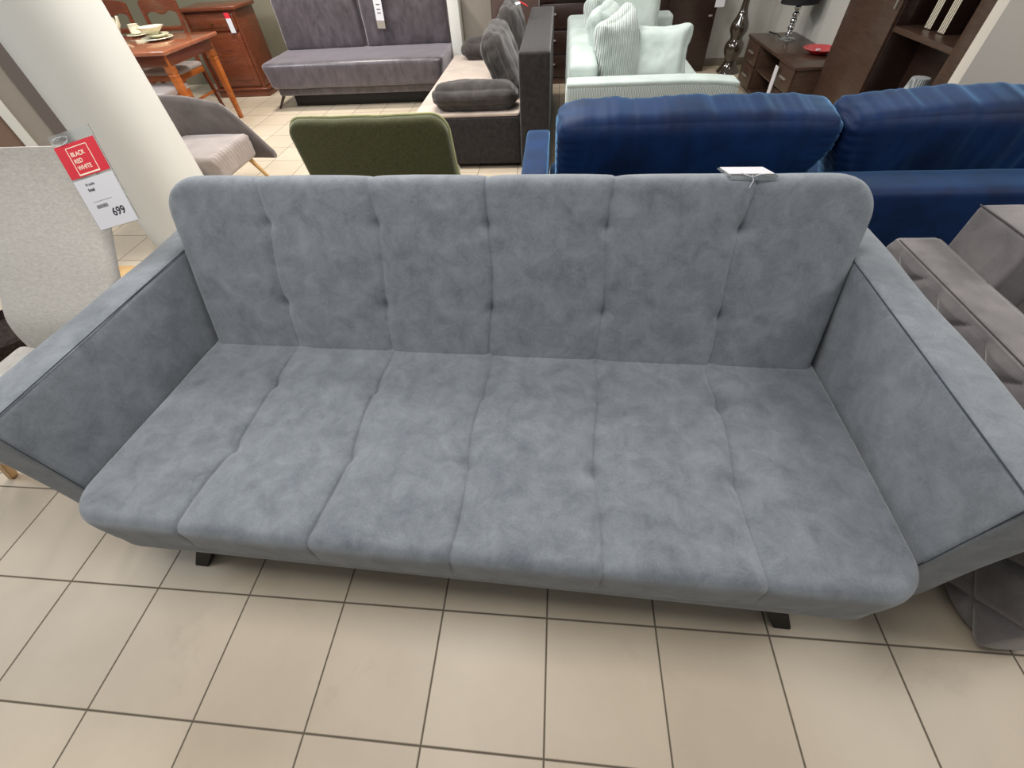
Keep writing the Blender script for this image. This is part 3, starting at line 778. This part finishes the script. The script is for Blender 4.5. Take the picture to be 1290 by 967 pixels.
tube('piping_or_lit_rim', [(.182, 1.155, .757), (.182, 1.03, .759), (.183, .91, .757), (.25, .9, .757), (.8, .9, .759), (1.5, .9, .757)], .0025, M['quiltdark'], qb)
soft('seat', (.18, .05, .12), (1.5, .92, .42), M['quilt'], qs, r=.04, n=(14, 10, 6), fn=wrinkle(.004, 5, 6), puff=(0, 0, .015))
for x in (.08, 1.4):
    for y in (.07, 1.05): box('foot', (x-.025, y-.025, 0), (x+.025, y+.025, .05), M['black'], qs)
o = pillow('cushion', .46, .42, .16, M['quilt'], None, Rz(-70) @ Rx(-18), n=36, pinch=.05, seed=21)
o.location = (3.62, .78, .60); tag(o, 'mole grey cushion standing inside the quilted armrest at the picture edge', 'cushion')

# ------------------------------------------------------------------ dark furniture along the back and right walls
wd = thing('cabinet', 'tall dark wood cabinet with glossy doors behind the charcoal sofa', 'cabinet', (1.22, 5.83, 0))
box('body', (0, .02, 0), (1.38, .5, 2.0), M['wenge'], wd, .003)
box('door', (.01, 0, .1), (.52, .02, 1.96), M['mauve'], wd, .003)
box('door_trim', (.525, -.006, .1), (.537, .01, 1.96), M['handle'], wd, .001)
for i, z in enumerate((.07, .29, .52, .75)):
    d = box('drawer', (.56, 0, z), (1.37, .02, z+.21), M['wenge'], wd, .003)
    box('handle', (.66, -.02, z+.12), (.72, 0, z+.135), M['handle'], d, .002)
box('plinth', (.0, .01, 0), (1.38, .03, .065), M['walnut'], wd, .002)
w2 = thing('wardrobe', 'dark wenge wardrobe with a hanging white tag, left of the glass vase', 'wardrobe', (2.65, 6.13, 0))
box('body', (0, .02, 0), (1.09, .26, 2.1), M['wenge'], w2, .003)
for x in (.005, .55):
    d = box('door', (x, 0, .06), (x+.535, .02, 2.08), M['wenge'], w2, .003)
    box('handle', (x+.46, -.02, .52), (x+.50, 0, .535), M['handle'], d, .002)
p5 = box('price_tag', (3.70, 6.105, .60), (3.80, 6.11, .78), M['paper'], None, 0); tag(p5, 'small white price tag hanging at the wardrobe edge', 'price tag')

vs_ = lathe('floor_vase', [(.001, 0), (.125, 0), (.13, .01), (.10, .05), (.066, .11), (.070, .14), (.098, .19), (.108, .235), (.098, .28), (.066, .32), (.068, .34), (.094, .385), (.100, .42), (.09, .46), (.058, .52), (.040, .58), (.034, .66), (.036, .80), (.05, .9), (.046, .9), (.03, .8), (.001, .78)], (4.02, 6.08, 0), M['smoke'], n=48)
tag(vs_, 'tall smoked glass floor vase with stacked bulbs beside the console', 'vase')

cs = thing('console', 'low dark walnut console with drawers and an open middle, lamp and red dish on top', 'console', (3.98, 4.2, 0))
box('top', (-.01, -.01, .43), (.45, 1.35, .452), M['walnut'], cs, .003)
for y0, y1 in ((0, .38), (.96, 1.34)):
    box('case', (.02, y0, .03), (.44, y1, .43), M['walnut'], cs, .002)
    for z0, z1 in ((.05, .235), (.245, .425)):
        d = box('drawer', (0, y0+.005, z0), (.02, y1-.005, z1), M['walnut'], cs, .002)
        ym = (y0+y1)/2-.02
        box('handle', (-.022, ym-.07, (z0+z1)/2+.0), (-.004, ym+.07, (z0+z1)/2+.014), M['handle'], d, .003)
box('back_panel', (.42, .38, .03), (.44, .96, .43), M['wenge'], cs, 0)
box('shelf', (.03, .38, .22), (.42, .96, .235), M['walnut'], cs, .001)
box('bottom_board', (.02, .38, .03), (.42, .96, .05), M['walnut'], cs, .001)
p6 = box('price_tag', (3.94, 4.46, .10), (3.945, 4.53, .40), M['paper'], None, 0, mtx=None); tag(p6, 'narrow white price strip in front of the low console', 'price tag')
lp = thing('table_lamp', 'table lamp with stacked chrome balls and black shade on the console', 'lamp', (4.24, 5.22, .452))
lathe('base', [(.001, 0), (.075, 0), (.075, .008), (.02, .016), (.001, .018)], (0, 0, 0), M['clear'], lp, n=32)
for i in range(6):
    r = .03-.001*i; lathe('ball', [(r*math.sin(a)+.0005, r-r*math.cos(a)) for a in lin(0, PI, 10)], (0, 0, .014+i*.05), M['chrome'], lp, n=24)
tube('rod', [(0, 0, .30), (0, 0, .36)], .006, M['chrome'], lp)
lathe('lamp_shade', [(.165, .272), (.15, .49), (.147, .49), (.162, .272)], (0, 0, 0), M['shade'], lp, n=40)
tube('cord', [(-.05, .03, .01), (-.08, .1, .03), (-.12, .18, .035), (-.1, .26, .02), (-.04, .22, .004)], .004, M['black'], lp)
dish = lathe('dish', [(.001, .0), (.06, .0), (.07, .006), (.135, .035), (.142, .043), (.136, .043), (.06, .014), (.001, .012)], (0, 0, 0), M['redplate'], n=40)
dish.location = (4.31, 4.62, .452); tag(dish, 'round red dish on the low dark console', 'dish')
o = soft('label_card', (-.018, -.012, 0), (.018, .012, .012), M['paper'], None, r=.003, n=(2, 2, 1)); o.location = (4.315, 4.66, .466); tag(o, 'tiny white label lying in the red dish', 'label')

bc = thing('bookcase', 'dark walnut bookcase with closed door, open shelves and books, right of the console', 'bookcase', (4.2, 2.745, 0))
def pnl(n, lo, hi, m='walnut', p=None): return box(n, lo, hi, M[m], p or bc, .002)
pnl('side_panel', (0, 0, 0), (.24, .115, 2.1)); pnl('side_panel', (0, 1.42, 0), (.24, 1.46, 2.1)); pnl('divider', (.005, .76, 0), (.24, .79, 2.1), 'wenge')  # divider set darker than the walnut: interior shade put into its colour
pnl('back_panel', (.225, .04, 0), (.235, 1.43, 2.1), 'wenge')  # dark back also paints in the shade under the shelves
for z in (.04, .79, 1.25, 1.7, 2.08): pnl('shelf', (.006, .11, z), (.225, .765, z+.03))
d = pnl('door', (-.012, .775, .03), (.006, 1.45, 2.09)); pnl('handle', (-.03, .80, .9), (-.012, .815, 1.1), 'handle', d)
ybs = [.475, .4925, .51, .5275, .585, .6025, .62, .6375]
for i, y in enumerate(ybs):
    y = y if i > 3 else y-.035; b = box('book', (.0, 0, 0), (.095, .0155, .26+.01*(i % 3)), M['wenge'], None, .001); box('pages', (-.0015, .002, .004), (.09, .0135, .256+.01*(i % 3)), M['book'], b, 0); b.location = (4.325, 2.745+y, .821)
    nm = ('first', 'second', 'third', 'fourth')[i % 4]
    tag(b, nm + ' thin book from the near end, ' + ('near' if i < 4 else 'far') + ' row on the bookcase shelf', 'book', 'thin books on the bookcase shelf')
lm = thing('pleated_lamp', 'grey pleated lampshade on a short base low in the bookcase', 'lamp', (4.31, 3.14, .07))
lathe('lamp_base', [(.06, 0), (.06, .01), (.012, .03), (.012, .36), (.001, .36)], (0, 0, 0), M['chrome'], lm, n=24)
lathe('lamp_shade', [(.10, .30), (.05, .545), (.001, .548)], (0, 0, 0), M['pleat'], lm, n=60, pleat=.03)

# ------------------------------------------------------------------ camera
cam = bpy.data.cameras.new('camera'); co = bpy.data.objects.new('camera', cam); col.objects.link(co)
cam.sensor_width = 36; cam.sensor_fit = 'HORIZONTAL'; cam.lens = 529.892/1290*36; cam.clip_start = .02
a, b, c = (math.radians(q) for q in (41.17868, 7.88608, -4.34637))
co.matrix_world = Tr(5.96813*T, -.95297*T, 4.47226*T) @ Matrix.Rotation(b, 4, 'Z') @ Matrix.Rotation(a, 4, 'X') @ Matrix.Rotation(c, 4, 'Z')
scn.camera = co

# ------------------------------------------------------------------ light
w = bpy.data.worlds.new('world'); scn.world = w; w.use_nodes = True
bg = w.node_tree.nodes['Background']; bg.inputs[0].default_value = (.93, .97, 1, 1); bg.inputs[1].default_value = .17
def lamp(loc, sx, sy, pw, colr=(1, .97, .92), rot=(0, 0, 0)):
    l = bpy.data.lights.new('ceiling_lamp', 'AREA'); l.shape = 'RECTANGLE'; l.size = sx; l.size_y = sy; l.energy = pw; l.color = colr
    o = bpy.data.objects.new('ceiling_lamp', l); col.objects.link(o); o.location = loc; o.rotation_euler = rot
for x in (-2.4, 1.2, 4.8):
    for y in (.3, 3.2): lamp((x, y, 2.85), 1.3, 1.3, (38 if x < 4 else 40) if y < 1 else 84, (.88, .94, 1) if x < 0 else (1, .97, .93))
lamp((-.8, 5.0, 2.8), .3, .3, 60, (1, .95, .88)); lamp((2.8, 5.0, 2.8), .3, .3, 12, (1, .95, .88))
scn.view_settings.view_transform = 'Standard'; scn.view_settings.look = 'None'
scn.view_settings.exposure = .38; scn.view_settings.gamma = 1; scn.view_settings.use_curve_mapping = False
scn.cycles.max_bounces = 8
